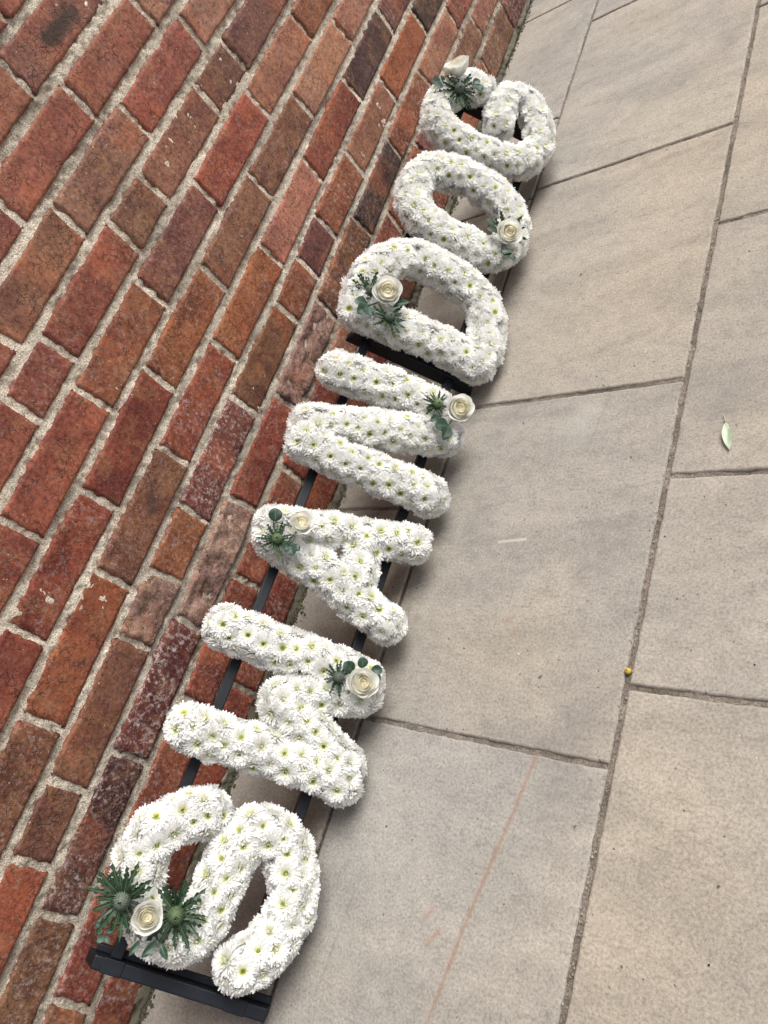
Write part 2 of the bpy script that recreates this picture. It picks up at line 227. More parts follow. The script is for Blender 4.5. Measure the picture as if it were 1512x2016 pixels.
def slab(x0,x1,y0,y1,j=.0035):
    nx,ny=max(6,int((x1-x0)/.008)),max(8,int((y1-y0)/.008)); 
    if x0>1. or y0>2.3 or y1<-.45: nx,ny=6,8
    x0+=j;x1-=j;y0+=j*.9;y1-=j*.9
    t=np.linspace(0,1,nx);u=np.linspace(0,1,ny)
    t=np.concatenate([[0,.0022/(x1-x0),.0045/(x1-x0)],t[1:-1],[1-.0045/(x1-x0),1-.0022/(x1-x0),1]]);u=np.concatenate([[0,.0022/(y1-y0),.0045/(y1-y0)],u[1:-1],[1-.0045/(y1-y0),1-.0022/(y1-y0),1]]); nx,ny=len(t),len(u)
    T,Uu=np.meshgrid(t,u,indexing='ij'); X=x0+T*(x1-x0);Y=y0+Uu*(y1-y0)
    ex=np.minimum(T,1-T)*(x1-x0);ey=np.minimum(Uu,1-Uu)*(y1-y0);e=np.minimum(ex,ey)
    Z=-.0035*(1-np.clip(e/.0022,0,1))**1.5+.0003*fbm(X*4,Y*4,2,1)
    wx=np.exp(-ex/.01);wy=np.exp(-ey/.01)
    X=X+wx*.0009*fbm(Y*45,X*0+3,3,2)+wx*.0011*fbm(Y*160,X*0+1,2,5);Y=Y+wy*.0009*fbm(X*45,Y*0+7,3,4)+wy*.0011*fbm(X*160,Y*0+2,2,6)
    V=np.stack([X.ravel(),Y.ravel(),Z.ravel()],1); F=[tuple(f) for f in grid_faces(nx,ny)]
    idx=np.arange(nx*ny).reshape(nx,ny); ring=list(idx[:,0])+list(idx[-1,1:])+list(idx[-2::-1,-1])+list(idx[0,-2:0:-1])
    n0=len(V); low=V[ring].copy(); low[:,2]=-.03; V=np.vstack([V,low]); m_=len(ring)
    F+=[(ring[k],n0+k,n0+(k+1)%m_,ring[(k+1)%m_]) for k in range(m_)]
    k=.97+.13*rng.random(); wv=(rng.random()-.5)*.035
    obj('slab',mesh('slab',V,F),MS,pav,color=(.300*k+wv*.5,.275*k,.242*k-wv*.5,1))
XB=[.006,.2402,.6535,1.10,1.52,1.93,2.5,3.1]
YB=[[-1.6,-.9,-.05,.562,1.335,1.598,2.108,2.9,3.7,4.3],[-1.6,-1.0,-.41,.179,.773,1.357,1.95,2.55,3.15,3.75,4.3],[-1.6,-.95,-.31,.282,.598,1.099,1.7,2.3,2.9,3.6,4.3]]
for r in range(3,7): YB.append([-1.6]+[round(-1.2+.16*((r*7)%3)+.6*k,3) for k in range(9)]+[4.3])
for r in range(7):
    for y0,y1 in zip(YB[r][:-1],YB[r][1:]): slab(XB[r],XB[r+1],y0,y1,.0026 if r==0 else .0036)

# ---------------- brick wall ----------------
wall=obj('brick_wall',None,label='old red brick wall with rough lime mortar joints behind the flower letters',cat='wall')
def zc(k,y):
    base=(.050+.0759*k)*1.0222+.004*(y-.7)
    if k in ROWS and len(ROWS[k])>2:
        a=ROWS[k]; z=np.interp(y,[(q[0]+q[1])/2 for q in a],[q[2] for q in a]); base=.5*base+.5*np.clip(z,base-.014,base+.014)
    return base
NR=15
def zb(k,y): return (zc(k-1,y)+zc(k,y))/2 if k>0 else .006
PAL=dict(R=(.240,.053,.029),r=(.270,.058,.030),O=(.285,.082,.034),K=(.33,.130,.082),B=(.205,.080,.048),P=(.165,.052,.042),D=(.072,.034,.031),G=(.185,.072,.038),F=(.33,.185,.155),E=(.155,.040,.034),S=(.135,.050,.043),X=(.17,.047,.034))
def brick(k,yl,yr,code):
    """yl, yr: (top, bottom) y of the two header joints"""
    g=.0012+.0016*rng.random(); gb=.0030+.0026*rng.random()
    yl=(yl[0]+g,yl[1]+g);yr=(yr[0]-g,yr[1]-g); L=yr[0]-yl[0]
    ym=(yl[0]+yr[0])/2; sl=[zb(k,yl[0]),zb(k,yr[0]),zb(k+1,yl[0]),zb(k+1,yr[0])]
    tilt=(rng.random()-.5)*.003
    z00=sl[0]+gb+tilt;z10=sl[1]+gb-tilt;z01=sl[2]-gb+tilt;z11=sl[3]-gb-tilt
    nx=max(12,int(L/.0050));nz=17
    a,b=np.meshgrid(np.linspace(0,1,nx),np.linspace(0,1,nz),indexing='ij')
    yl_=yl[1]+(yl[0]-yl[1])*b;yr_=yr[1]+(yr[0]-yr[1])*b
    hu,hv=L/2,(z01-z00)/2; u=(a*2-1)*hu;v=(b*2-1)*hv
    r=.009+.005*rng.random(); cu=np.sign(u)*np.maximum(np.abs(u)-(hu-r),0);cv=np.sign(v)*np.maximum(np.abs(v)-(hv-r),0)
    m_=np.maximum(np.abs(cu),np.abs(cv));l_=np.hypot(cu,cv); s=np.where(l_>0,m_/np.maximum(l_,1e-9),1)
    u=u-cu+cu*s;v=v-cv+cv*s; a2=(u/hu+1)/2;b2=(v/hv+1)/2
    Yc=(yl_+(yr_-yl_)*a2); Zc=(z00+(z10-z00)*a2)*(1-b2)+(z01+(z11-z01)*a2)*b2
    de=np.minimum(hu-np.abs(u),hv-np.abs(v)); sd_=int(rng.integers(1000))
    we=np.exp(-de/.006); nn=fbm(Yc*85,Zc*85,3,sd_); n3=fbm(Yc*85,Zc*85,3,sd_+7)
    amp=.0044 if code in'FE' else .0032; nn=nn+.35*fbm(Yc*120,Zc*120,2,sd_+31)-.25*np.clip(fbm(Yc*28,Zc*28,2,sd_+33),0,1); n3=n3+.35*fbm(Yc*120,Zc*120,2,sd_+37)
    Yc=Yc+we*nn*amp*1.1;Zc=Zc+we*n3*amp
    wd=.0050+.0030*fbm(Yc*40,Zc*40,2,sd_+3); X=-.011*np.clip(1-de/wd,0,1)**2.4
    X=X+.0012*fbm(Yc*30,Zc*30,3,sd_+4)+.0007*fbm(Yc*110,Zc*110,2,sd_+14)+(rng.random()-.5)*.003
    if code=='F': X=X+.0080*fbm(Yc*42,Zc*42,4,sd_+5)+.0012
    V=np.stack([X.ravel(),Yc.ravel(),Zc.ravel()],1); F=[tuple(f) for f in grid_faces(nx,nz)]
    idx=np.arange(nx*nz).reshape(nx,nz); ring=list(idx[:,0])+list(idx[-1,1:])+list(idx[-2::-1,-1])+list(idx[0,-2:0:-1])
    n0=len(V);low=V[ring].copy();low[:,0]=-.05;V=np.vstack([V,low]);mm=len(ring)
    F+=[(ring[i],n0+i,n0+(i+1)%mm,ring[(i+1)%mm]) for i in range(mm)]
    c=np.array(PAL[code])*(.82+.34*rng.random())*(1+.12*(rng.random(3)-.5)); c=c*.88*np.array((1.0,1.06,.92)); c=c*.92+.08*c.mean()*np.array((1.15,.95,.92)); c=c+np.array((.045,.036,.030))*np.clip((k-5)/5,0,1); al=.10+.35*rng.random()**1.5
    if code in'ES': al=.95
    if code=='F': al=.55
    if code not in'FES' and k<=2: al=.3+.25*rng.random()
    o=obj('brick',mesh('brick',V,F),MBR if code in'FS' else MB,wall,color=(*c,al))
    lab={'F':'pinkish brick with a spalled, rough face','S':'purple brick with a speckled sandy face','E':'dark red brick under white lime bloom','D':'dark, almost black-brown brick'}.get(code)
    if lab: o['label']=lab
    return o
cnt=0; HOLE=[]
for k in range(NR):
    js=[(q[0],q[1],q[3]) for q in ROWS.get(k,[])]
    if not js: s=-.7+.111*(k%2)+.03*rng.random(); js=[(s,s,'R')]
    out=[js[0]]
    for q in js[1:]:
        gap=q[0]-out[-1][0]
        if gap>.3:
            n=round(gap/.222)
            for i in range(1,n): y=out[-1][0]+(q[0]-out[-1][0])/(n-i+1); out.append((y+.002,y-.002,'RBKO'[int(rng.integers(4))]))
        out.append(q)
    n0_=len(out)
    while out[0][0]>-.62: d=.222 if (len(out)==n0_ or rng.random()<.8) else .112; out.insert(0,(out[0][0]-d,out[0][1]-d,'RRBOrG'[int(rng.integers(6))]))
    n0_=len(out)
    while out[-1][0]<2.62: d=.226 if (len(out)==n0_ or rng.random()<.75) else .115; out.append((out[-1][0]+d,out[-1][1]+d,'RKOPKD'[int(rng.integers(6))]))
    for p,q in zip(out[:-1],out[1:]): brick(k,(p[0],p[1]),(q[0],q[1]),p[2]); cnt+=1
print('bricks',cnt)
nx,ny=700,250; ys=np.linspace(-.9,2.9,1300);zs=np.linspace(-.03,zc(NR-1,1)+.05,430); Yg,Zg=np.meshgrid(ys,zs,indexing='ij')
Xg=-.0034+.0046*fbm(Yg*75,Zg*75,3,11)+.0036*fbm(Yg*15,Zg*15,3,12)+.0030*fbm(Yg*150,Zg*150,2,13)
Xg=np.where(Xg>-.0026,-.0026+.28*(Xg+.0026),Xg)
Xg=Xg+.010*np.clip((.02-Zg)/.02,0,1)*(.6+.6*fbm(Yg*40,Zg*40,3,15))
obj('mortar',mesh('mortar',np.stack([Xg.ravel(),Yg.ravel(),Zg.ravel()],1),grid_faces(len(ys),len(zs))),MM,wall)
zt=float(zc(NR-1,1))+.044
V,F=box_vf(-.24,-.030,-1.6,4.3,-.05,4.6); obj('mortar_core',mesh('mortar_core',V,F,False),MM,wall)
# courses above and beside what the photograph shows: joined, plain
V=[];F=[]
def addbox(x0,x1,y0,y1,z0,z1):
    v,f=box_vf(x0,x1,y0,y1,z0,z1); n=len(V); V.extend(v); F.extend([tuple(i+n for i in g_) for g_ in f])
kk=0; z=zt
while z<4.55:
    y=-1.58+.111*(kk%2)
    while y<4.05: addbox(-.05,-.0+.002*random.random(),y+.005,y+.217,z+.006,z+.07); y+=.222
    z+=.0776; kk+=1
for k in range(NR):
    z=(.050+.0759*k)*1.0222-.0388
    for ya,yb in((-1.58,-1.0),(2.95,4.0)):
        y=ya+.06*(k%2)
        while y<yb: addbox(-.05,.001,y+.005,y+.217,z+.006,z+.07); y+=.222
me=mesh('upper_brickwork',V,F,False); o=obj('upper_brickwork',me,MB,wall,kind='stuff',color=(.26,.065,.04,.2))
V,F=box_vf(-.032,-.006,-1.6,4.3,zt-.01,4.6); obj('mortar_face',mesh('mortar_face',V,F,False),MM,wall)

MG_=mat_mortar('joint_sand',(.22,.19,.16),(.40,.36,.31),(.08,.07,.06),.002)
# ---------------- dirt along the foot of the wall, grit on the paving ----------------
def chips(name,n,fx,fy,size,mat,lab=None):
    V=[];F=[]
    base=np.array([(1,0,0),(-1,0,0),(0,1,0),(0,-1,0),(0,0,1),(0,0,-1)],float); fc=[(0,2,4),(2,1,4),(1,3,4),(3,0,4),(2,0,5),(1,2,5),(3,1,5),(0,3,5)]
    for i in range(n):
        s=size(); p=base*s*(.6+.8*rng.random((6,3)))*np.array([1,1,.55]); a=rng.random()*6.28; c_,s_=math.cos(a),math.sin(a)
        p=p@np.array([[c_,s_,0],[-s_,c_,0],[0,0,1]]); x,y=fx(),fy(); p+=np.array([x,y,s*.25]); k=len(V); V+=list(p); F+=[tuple(j+k for j in f) for f in fc]
    return obj(name,mesh(name,V,F,False),mat,kind='stuff')
chips('wall_base_debris',3600,lambda:.003+abs(rng.normal())*.008,lambda:-.6+3.2*rng.random()**1.1,lambda:.0010+.0036*rng.random()**3,MDIRT)
MMOSS=mat_mortar('moss',(.035,.050,.018),(.075,.085,.035),(.05,.045,.03),.004)
MC=[-.5+3.*rng.random() for _ in range(26)]
chips('moss_clumps',2600,lambda:.002+abs(rng.normal())*.005,lambda:MC[int(rng.integers(26))]+rng.normal()*.022,lambda:.0010+.0022*rng.random()**2,MMOSS)
chips('joint_grit',900,lambda:XB[1+int(rng.integers(2))]+rng.normal()*.003,lambda:-.4+2.4*rng.random(),lambda:.0007+.0013*rng.random()**2,MG_)
qd=M('dark_grit'); MG=qd.done((.035,.028,.022),.9)
chips('paving_grit',420,lambda:.02+1.0*rng.random(),lambda:-.4+2.7*rng.random(),lambda:.0005+.0011*rng.random()**3,MG)

# ---------------- floral display stand ----------------
TH=math.radians(54); U=Vector((-math.cos(TH),0,math.sin(TH))); N=Vector((math.sin(TH),0,math.cos(TH))); B0=Vector((.251,0,0)); YV=Vector((0,1,0))
FR=Matrix((YV,U,N)).transposed()        # local x = along the wall, y = up the slope, z = out of the slope
def W(y,s,e): return B0+U*s+N*e+YV*y
stand=obj('display_stand',None,label='long black metal stand leaning low by the wall and carrying the seven flower letters',cat='stand')
stand.matrix_world=Matrix.Translation(B0)@FR.to_4x4()
def sbox(name,y0,y1,s0,s1,e0,e1,bw=.0016,parent=None,label=None,taper=0):
    V,F=box_vf(y0,y1,s0,s1,e0,e1)
    if taper: V=[(x,(s+taper if s==s0 else s-taper) if e==e1 else s,e) for x,s,e in V]
    o=obj(name,bevel(mesh(name,V,F,False),bw),MST,parent or stand); 
    if label: o['label']=label
    return o
for yb in(-.2395,.797,1.46):
    eb=sbox('end_bar',yb,yb+.017,.002,.258,.0,.035,.0022,taper=.010)
    for s in(.0465,.214): sbox('rail_socket',yb-.0007,yb+.0177,s-.006,s+.022,.028,.0362,.0015,eb)
for ya,yb in((-.2225,.797),(.814,1.46)):
    sbox('rail',ya,yb,.2140,.2295,.006,.028); sbox('rail',ya,yb,.0465,.0625,.006,.028)
sbox('floor_foot',-.2225,-.214,.006,.250,.0,.012,.001)

# ---------------- chrysanthemum heads ----------------
def head_mesh(op,seed,ns=1.):
    g=np.random.default_rng(seed); V=[];F=[];C=[]
    white=np.array((.945,.943,.93)); yg=np.array((.80,.82,.30)); gr=np.array((.46,.55,.10)); cream=np.array((.88,.88,.60)); eye=(.85,.6,1.1,1.,.75,1.25,.9,.5)[seed%8]
    rings=[(32,-16,.0184,.0030,.0034,0),(34,-3,.0182,.0029,.0034,0),(34,9,.0172,.0028,.0034,0),(33,20,.0157,.0027,.0034,0),(30,30,.0138,.0026,.0033,.05),(26,40,.0116,.0023,.0031,.18*eye),(20,52,.0090,.0020,.0028,.42*eye)]
    if op<.5: rings.append((14,66,.0070,.0019,.0022,.55*eye))
    for ri,(n,el,ln,wd,rb,yl) in enumerate(rings):
        if op>.5 and ri>=3: el-=10; ln*=.88
        for i in range(n):
            a=2*math.pi*(i+.5*(ri%2)+g.normal()*.20)/n; e=math.radians(el+g.normal()*6); L=ln*(1+g.normal()*.07); w_=wd*(1+g.normal()*.08)
            e2=e-math.radians(6+g.normal()*7) if ri<1 else e+math.radians(7+g.normal()*7)   # outer ones reflex, inner ones curl in
            rad=np.array((math.cos(a),math.sin(a),0));tan=np.array((-math.sin(a),math.cos(a),0)); up=np.array((0,0,1.))
            p=rad*rb+up*(.0010+ri*.00045); k=len(V); tw=g.normal()*.25
            secs=[(0,.45),(.42,.85),(.80,1.0),(.97,.55)]
            last=0
            for j,(t,ws) in enumerate(secs):
                ee=e+(e2-e)*t; p=p+(rad*math.cos(ee)+up*math.sin(ee))*L*(t-last); last=t
                nr=-rad*math.sin(ee)+up*math.cos(ee); tt=tan*math.cos(tw*t)+nr*math.sin(tw*t); hw=w_*ws/2
                V+= [p-tt*hw+nr*hw*.45, p-nr*hw*.15, p+tt*hw+nr*hw*.45]
                y_=max(0,yl*(1-t*1.1)+(.30*(1-t/.5) if (t<.5 and ri>2) else 0)); cc=white*(1-min(1,y_*1.4))+(yg if y_>.25 else cream)*min(1,y_*1.4)
                cc=cc*(1+g.normal()*.015); C+=[cc]*3
                if j:
                    b=k+3*(j-1); F+=[(b,b+3,b+4,b+1),(b+1,b+4,b+5,b+2)]
    if op<0:
        for n,el,ln,rb in((12,60,.0085,.0018),(9,74,.0080,.0012),(6,84,.0075,.0006)):
            for i in range(n):
                a=2*math.pi*(i+g.random()*.5)/n; e=math.radians(el+g.normal()*6); rad=np.array((math.cos(a),math.sin(a),0));tan=np.array((-math.sin(a),math.cos(a),0)); k=len(V)
                for t,ws in((0,.5),(.6,1.),(1.,.5)):
                    p=rad*rb+np.array((0,0,.003))+(rad*math.cos(e)+np.array((0,0,1.))*math.sin(e))*ln*t-rad*.0022*t*t; V+=[p-tan*.0011*ws,p+tan*.0011*ws]; C+=[white*(1-.06*(1-t))]*2
                F+=[(k,k+1,k+3,k+2),(k+2,k+3,k+5,k+4)]
    # disc: a little cushion of green-yellow florets with a dark eye
    nd=26 if op>.5 else 12; rd=.0040 if op>.5 else .0022*eye
    for i in range(nd):
        r=rd*math.sqrt((i+.5)/nd); a=i*2.39996; x,y=r*math.cos(a),r*math.sin(a); h=.0052+(.0026 if op>.5 else .0035)*math.sqrt((i+.5)/nd); s=.00062; k=len(V)
        V+=[np.array((x+s,y,.002)),np.array((x-s*.5,y+s*.9,.002)),np.array((x-s*.5,y-s*.9,.002)),np.array((x*1.08+s*.8,y*1.08,h)),np.array((x*1.08-s*.4,y*1.08+s*.7,h)),np.array((x*1.08-s*.4,y*1.08-s*.7,h))]
        t=math.sqrt((i+.5)/nd); cc=gr*(1-t)+yg*t; C+=[cc*.6]*3+[cc]*3
        F+=[(k,k+1,k+4,k+3),(k+1,k+2,k+5,k+4),(k+2,k,k+3,k+5),(k+3,k+4,k+5)]
    k=len(V); n=10
    for i in range(n): a=2*math.pi*i/n; V.append(np.array((math.cos(a)*.0036,math.sin(a)*.0036,.0022))); C.append(gr*.5)
    V.append(np.array((0,0,.0040))); C.append(gr*.35); F+=[(k+i,k+(i+1)%n,k+n) for i in range(n)]
    return mesh('chrysanthemum',V,F,True,np.array(C))
HEADS=[head_mesh(o,i+1) for i,o in enumerate((0,0,0,1,0,1,0,0,-1,-1))]
for h_ in HEADS: h_.materials.append(MPET)

# ---------------- rose, thistle, eucalyptus meshes ----------------
def petal_mesh(R,H,span,flare,seed,curl=.0):
    g=np.random.default_rng(seed); nu,nv=15,11; V=[]
    ph=g.random()*6
    for i in range(nu):
        u=i/(nu-1)*2-1
        for j in range(nv):
            v=j/(nv-1)*(1-.20*abs(u)**2.4+.03*math.sin(u*5+ph)); a=u*span/2
            r=R*(.22+.78*math.sin(min(v/.62,1)*math.pi/2))+flare*R*max(0,v-.5)**1.6*2.2*(1+.25*math.sin(u*3+ph))-curl*R*max(0,v-.6)**2
            z=H*v-flare*H*max(0,v-.70)**1.6*1.3
            r+=.0004*math.sin(u*7+ph)*v - .0012*abs(u)**3
            V.append((r*math.cos(a),r*math.sin(a),z))
    return mesh('petal',V,grid_faces(nu,nv))
PET=[]   # (mesh, angle, colour mix)
a0=0
for i in range(3): PET.append((petal_mesh(.0088,.0268,math.radians(215),.0,20+i,.30),a0,0)); a0+=2.2
for i in range(3): PET.append((petal_mesh(.0122,.0276,math.radians(180),.04,30+i,.34),a0,.35)); a0+=2.25
for i in range(4): PET.append((petal_mesh(.0148,.0274,math.radians(165),.14,40+i,.18),a0,.7)); a0+=1.72
for i in range(5): PET.append((petal_mesh(.0180,[.0262,.0225,.0266,.0240,.0215][i],math.radians(140),.34,50+i),a0,1)); a0+=1.33
V=[];nu,nv=90,6
for i in range(nu):
    t=i/(nu-1); a=t*3.4*math.pi; r=.0006+.0070*t
    for j in range(nv): v=j/(nv-1); V.append((r*(.6+.4*v)*math.cos(a)*1.05,r*(.6+.4*v)*math.sin(a),.006+v*(.0200-.0008*math.sin(a*.8)-.0012*(1-t))))
RF=[tuple(f) for f in grid_faces(nu,nv)]; k=len(V); V+=[(.0150*math.cos(j*.5236),.0150*math.sin(j*.5236),.0130) for j in range(12)]+[(.0072*math.cos(j*.5236),.0072*math.sin(j*.5236),.0190) for j in range(12)]+[(0,0,.0212)]
for j in range(12): RF+=[(k+j,k+(j+1)%12,k+12+(j+1)%12,k+12+j),(k+12+j,k+12+(j+1)%12,k+24)]
ROSE_CORE=mesh('rose',V,RF); ROSE_CORE.materials.append(MROSE)
for p in PET: p[0].materials.append(MROSE)
def bract_mesh(seed):
    g=np.random.default_rng(seed); V=[];F=[]; n=6
    L_=[];R_=[];Cn=[]
    for i in range(n):
        t=i/(n-1); w_=.012+.042*math.sin(math.pi*(.25+.72*t))*(1 if i%2 else .8); bend=.09*math.sin(t*2.2+seed)
        Cn.append((t*1.0,0,bend)); L_.append((t,w_,bend+.03)); R_.append((t,-w_,bend+.03))
    k=0
    for i in range(n): V+=[L_[i],Cn[i],R_[i]]
    for i in range(n-1): b=3*i; F+=[(b,b+3,b+4,b+1),(b+1,b+4,b+5,b+2)]
    V.append((1.13,g.normal()*.02,.06)); F+=[(3*n-3,len(V)-1,3*n-2),(3*n-2,len(V)-1,3*n-1)]
    for side,arr in((1,0),(-1,2)):
        for i in range(1,n-1):
            a=3*i+arr;b=3*(i+1)+arr; pa=V[a]; l=(.05+.085*g.random())*(1-.3*i/n); V.append((pa[0]+l*1.5,side*(abs(pa[1])+l*.62),pa[2]+.03+g.normal()*.03)); t_=len(V)-1
            F.append((a,t_,b) if side<0 else (a,b,t_))
    return mesh('bract',V,F,False)
BR=[bract_mesh(i) for i in range(5)]
for b in BR: b.materials.append(MBR_)
def cone_mesh():
    V=[];F=[]; n=150
    nu,nv=14,8
    for i in range(nv):
        t=i/(nv-1)
        for j in range(nu): a=2*math.pi*j/nu; r=.82*math.sin(math.pi*(.12+.80*t)); V.append((r*math.cos(a),r*math.sin(a),-.9*math.cos(math.pi*(.12+.86*t))+.3))
    for i in range(nv-1):
        for j in range(nu): a=i*nu+j;b=i*nu+(j+1)%nu; F.append((a,b,b+nu,a+nu))
    for i in range(n):
        z=1-1.5*(i+.5)/n; r=math.sqrt(max(0,1-z*z)); a=i*2.39996; d=Vector((r*math.cos(a),r*math.sin(a),z)); c=Vector((d.x*.8,d.y*.8,d.z*.9+.3)); t1=d.orthogonal().normalized();t2=d.cross(t1); s=.085; k=len(V)
        tip=c+(d*.8+Vector((0,0,.15)))*.42
        for q_ in range(3): aa=q_*2.094; V.append(tuple(c+t1*s*math.cos(aa)+t2*s*math.sin(aa)))
        V.append(tuple(tip)); F+=[(k,k+1,k+3),(k+1,k+2,k+3),(k+2,k,k+3)]
    return mesh('thistle',V,F,True)
CONE=cone_mesh(); CONE.materials.append(MCONE); CONEG=CONE.copy(); CONEG.materials.clear(); CONEG.materials.append(MCONE2)
def leaf_mesh(mat,pw):
    V=[];nu,nv=11,7
    for i in range(nu):
        t=i/(nu-1)
        for j in range(nv):
            u=j/(nv-1)*2-1; w_=.5*math.sin(math.pi*min(1,max(0,t)))**pw; V.append((t,u*w_,.10*math.sin(t*math.pi)+.16*abs(u)*w_+.02*math.sin(t*9+u*3)))
    m_=mesh('leaf',V,grid_faces(nu,nv)); m_.materials.append(mat); return m_
LEAF={(0,0):leaf_mesh(MLEAF,.55),(1,0):leaf_mesh(MLEAF2,.55),(0,1):leaf_mesh(MLEAF,.8),(1,1):leaf_mesh(MLEAF2,.8)}

# ---------------- letters ----------------
def seg_d(P,a,b):
    ab=b-a; t=np.clip(((P-a)@ab)/max(ab@ab,1e-12),0,1); return np.hypot(*(P-(a+t[:,None]*ab)).T),t
INFO={'S':('white chrysanthemum letter S with one cream rose between two thistles, lowest in the picture','S'),
'W':('white chrysanthemum letter W with a cream rose and dark leaves, beside the S','W'),
'A':('white chrysanthemum letter A with a small hole and a cream rose at its apex','A'),
'N':('white chrysanthemum letter N with a cream rose at its foot, between A and D','N'),
'D':('white chrysanthemum letter D with a cream rose and thistle at its upper left corner','D'),
'O':('white chrysanthemum letter O with a cream rose low on its rim','O'),
'G':('white chrysanthemum letter G with a thistle over a cream rose, farthest from the viewer','G')}
EC=.058; AE=.0250   # tube: centre above the slope, half width, half depth
def smooth_path(p,closed,n=6):
    p=np.array(p,float); out=[]; N_=len(p)
    if N_<4: 
        for a,b in zip(p[:-1],p[1:]): out+=[a+(b-a)*i/n for i in range(n)]
        return np.array(out+[p[-1]])
    for i in range(N_-1):
        p0=p[i-1] if i>0 else (p[-2] if closed else p[0]);p1=p[i];p2=p[i+1];p3=p[i+2] if i+2<N_ else (p[1] if closed else p[-1])
        for t in np.linspace(0,1,n,endpoint=False): out.append(.5*((2*p1)+(-p0+p2)*t+(2*p0-5*p1+4*p2-p3)*t*t+(-p0+3*p1-3*p2+p3)*t**3))
    out.append(p[-1]); return np.array(out)
HOLE_A=(.3985,.1410)   # the small opening above the bar of the A
total=0
for key,strokes in LETTERS.items():
    AW={'S':.0262,'G':.0248,'O':.0268,'D':.0274,'W':.0262,'A':.0235}.get(key,.0266)
    lab,_=INFO[key]; allp=np.array(sum(strokes,[])); oy=float(allp[:,0].mean())
    root=obj('floral_letter',None,label=lab,cat='flower letter',group='flower letters spelling SWAN DOG on the stand')
    root.matrix_world=Matrix.Translation(W(oy,0,.028))@FR.to_4x4()
    paths=[smooth_path(s,np.allclose(s[0],s[-1])) for s in strokes]
    segs=[(p[i],p[i+1]) for p in paths for i in range(len(p)-1)]
    # foam body (local coordinates: y-oy, s, e-.028)
    V=[];F=[];nc=14
    for p in paths:
        T=np.gradient(p,axis=0); T/=np.maximum(np.linalg.norm(T,axis=1)[:,None],1e-9); cl=np.allclose(p[0],p[-1])
        ext=[(p[0]-T[0]*AW*.9*k_,T[0],f_) for k_,f_ in((1,.35),(.75,.72),(.4,.93))] if not cl else []
        ext2=[(p[-1]+T[-1]*AW*.9*k_,T[-1],f_) for k_,f_ in((.4,.93),(.75,.72),(1,.35))] if not cl else []
        st=[*ext]+[(a,b,1) for a,b in zip(p,T)]+[*ext2]; k0=len(V)
        for c_,t_,s_ in st:
            nrm=np.array((-t_[1],t_[0]))
            for j in range(nc):
                a=2*math.pi*j/nc; ca,sa=math.cos(a),math.sin(a); lx=np.sign(ca)*abs(ca)**.7*AW*.86*s_; le=np.sign(sa)*abs(sa)**.7*AE*.86*(s_ if sa>0 else 1)
                q_=c_+nrm*lx; V.append((q_[0]-oy,q_[1],EC+le-.028))
        for i in range(len(st)-1):
            for j in range(nc): a=k0+i*nc+j;b=k0+i*nc+(j+1)%nc; F.append((a,b,b+nc,a+nc))
        if not cl: F.append(tuple(range(k0,k0+nc))); F.append(tuple(range(len(V)-nc,len(V))))
    obj('foam_base',mesh('foam_base',V,F),MFOAM,root)
    dec=DECO[key]; excl=[(y,s,.62*.5*dd) for y,s,dd in dec['rose']]
    # heads: dart throwing on the rounded surface of the tube
    lens=np.array([np.hypot(*(b-a)) for a,b in segs]); pr=lens+.0; 
    g=np.random.default_rng(ord(key)); nS=9000; si=g.choice(len(segs),nS,p=pr/pr.sum()); tt=g.random(nS)
    A=np.array([segs[i][0] for i in si]);Bq=np.array([segs[i][1] for i in si]); base=A+(Bq-A)*tt[:,None]; tg=(Bq-A)/np.maximum(lens[si][:,None],1e-9)
    # end caps: extra samples spun about the stroke ends
    ends=[(p[i],) for p in paths if not np.allclose(p[0],p[-1]) for i in(0,-1)]
    nrm=np.stack([-tg[:,1],tg[:,0]],1); ph=(g.random(nS)*1.36-.18)*math.pi
    if ends:
        ne=700*len(ends); eb=np.array([ends[i%len(ends)][0] for i in range(ne)]); ang=g.random(ne)*2*math.pi
        base=np.vstack([base,eb]); nrm=np.vstack([nrm,np.stack([np.cos(ang),np.sin(ang)],1)]); ph=np.concatenate([ph,(g.random(ne)*.68-.18)*math.pi])
    ca,sa=np.cos(ph),np.sin(ph); lat=np.sign(ca)*np.abs(ca)**.8*AW; le=np.sign(sa)*np.abs(sa)**.8*AE
    P2=base+nrm*lat[:,None]; E_=EC+le
    NV=np.stack([nrm[:,0]*ca/AW,nrm[:,1]*ca/AW,sa/AE],1); NV/=np.linalg.norm(NV,axis=1)[:,None]
    dmin=np.full(len(P2),9.)
    for a,b in segs: d_,_t=seg_d(P2,a,b); dmin=np.minimum(dmin,d_)
    keep=dmin>=np.abs(lat)-.0015
    # crowd at creases: a head needs its own tube to be the nearest one
    P3=np.column_stack([P2,E_]); order=g.permutation(len(P3)); chosen=[]; pts=np.zeros((0,3))
    for SP,i in [(.0240,i) for i in order]+[(.0190,i) for i in order]:
        if not keep[i]: continue
        if key=='A' and (P2[i,0]-HOLE_A[0])**2+(P2[i,1]-HOLE_A[1])**2<.0205**2: continue
        if any((P2[i,0]-y)**2+(P2[i,1]-s)**2<r_*r_ for y,s,r_ in excl) and E_[i]>EC: continue
        if len(pts) and (((pts-P3[i])**2).sum(1)<SP*SP).any(): continue
        pts=np.vstack([pts,P3[i]]); chosen.append(i)
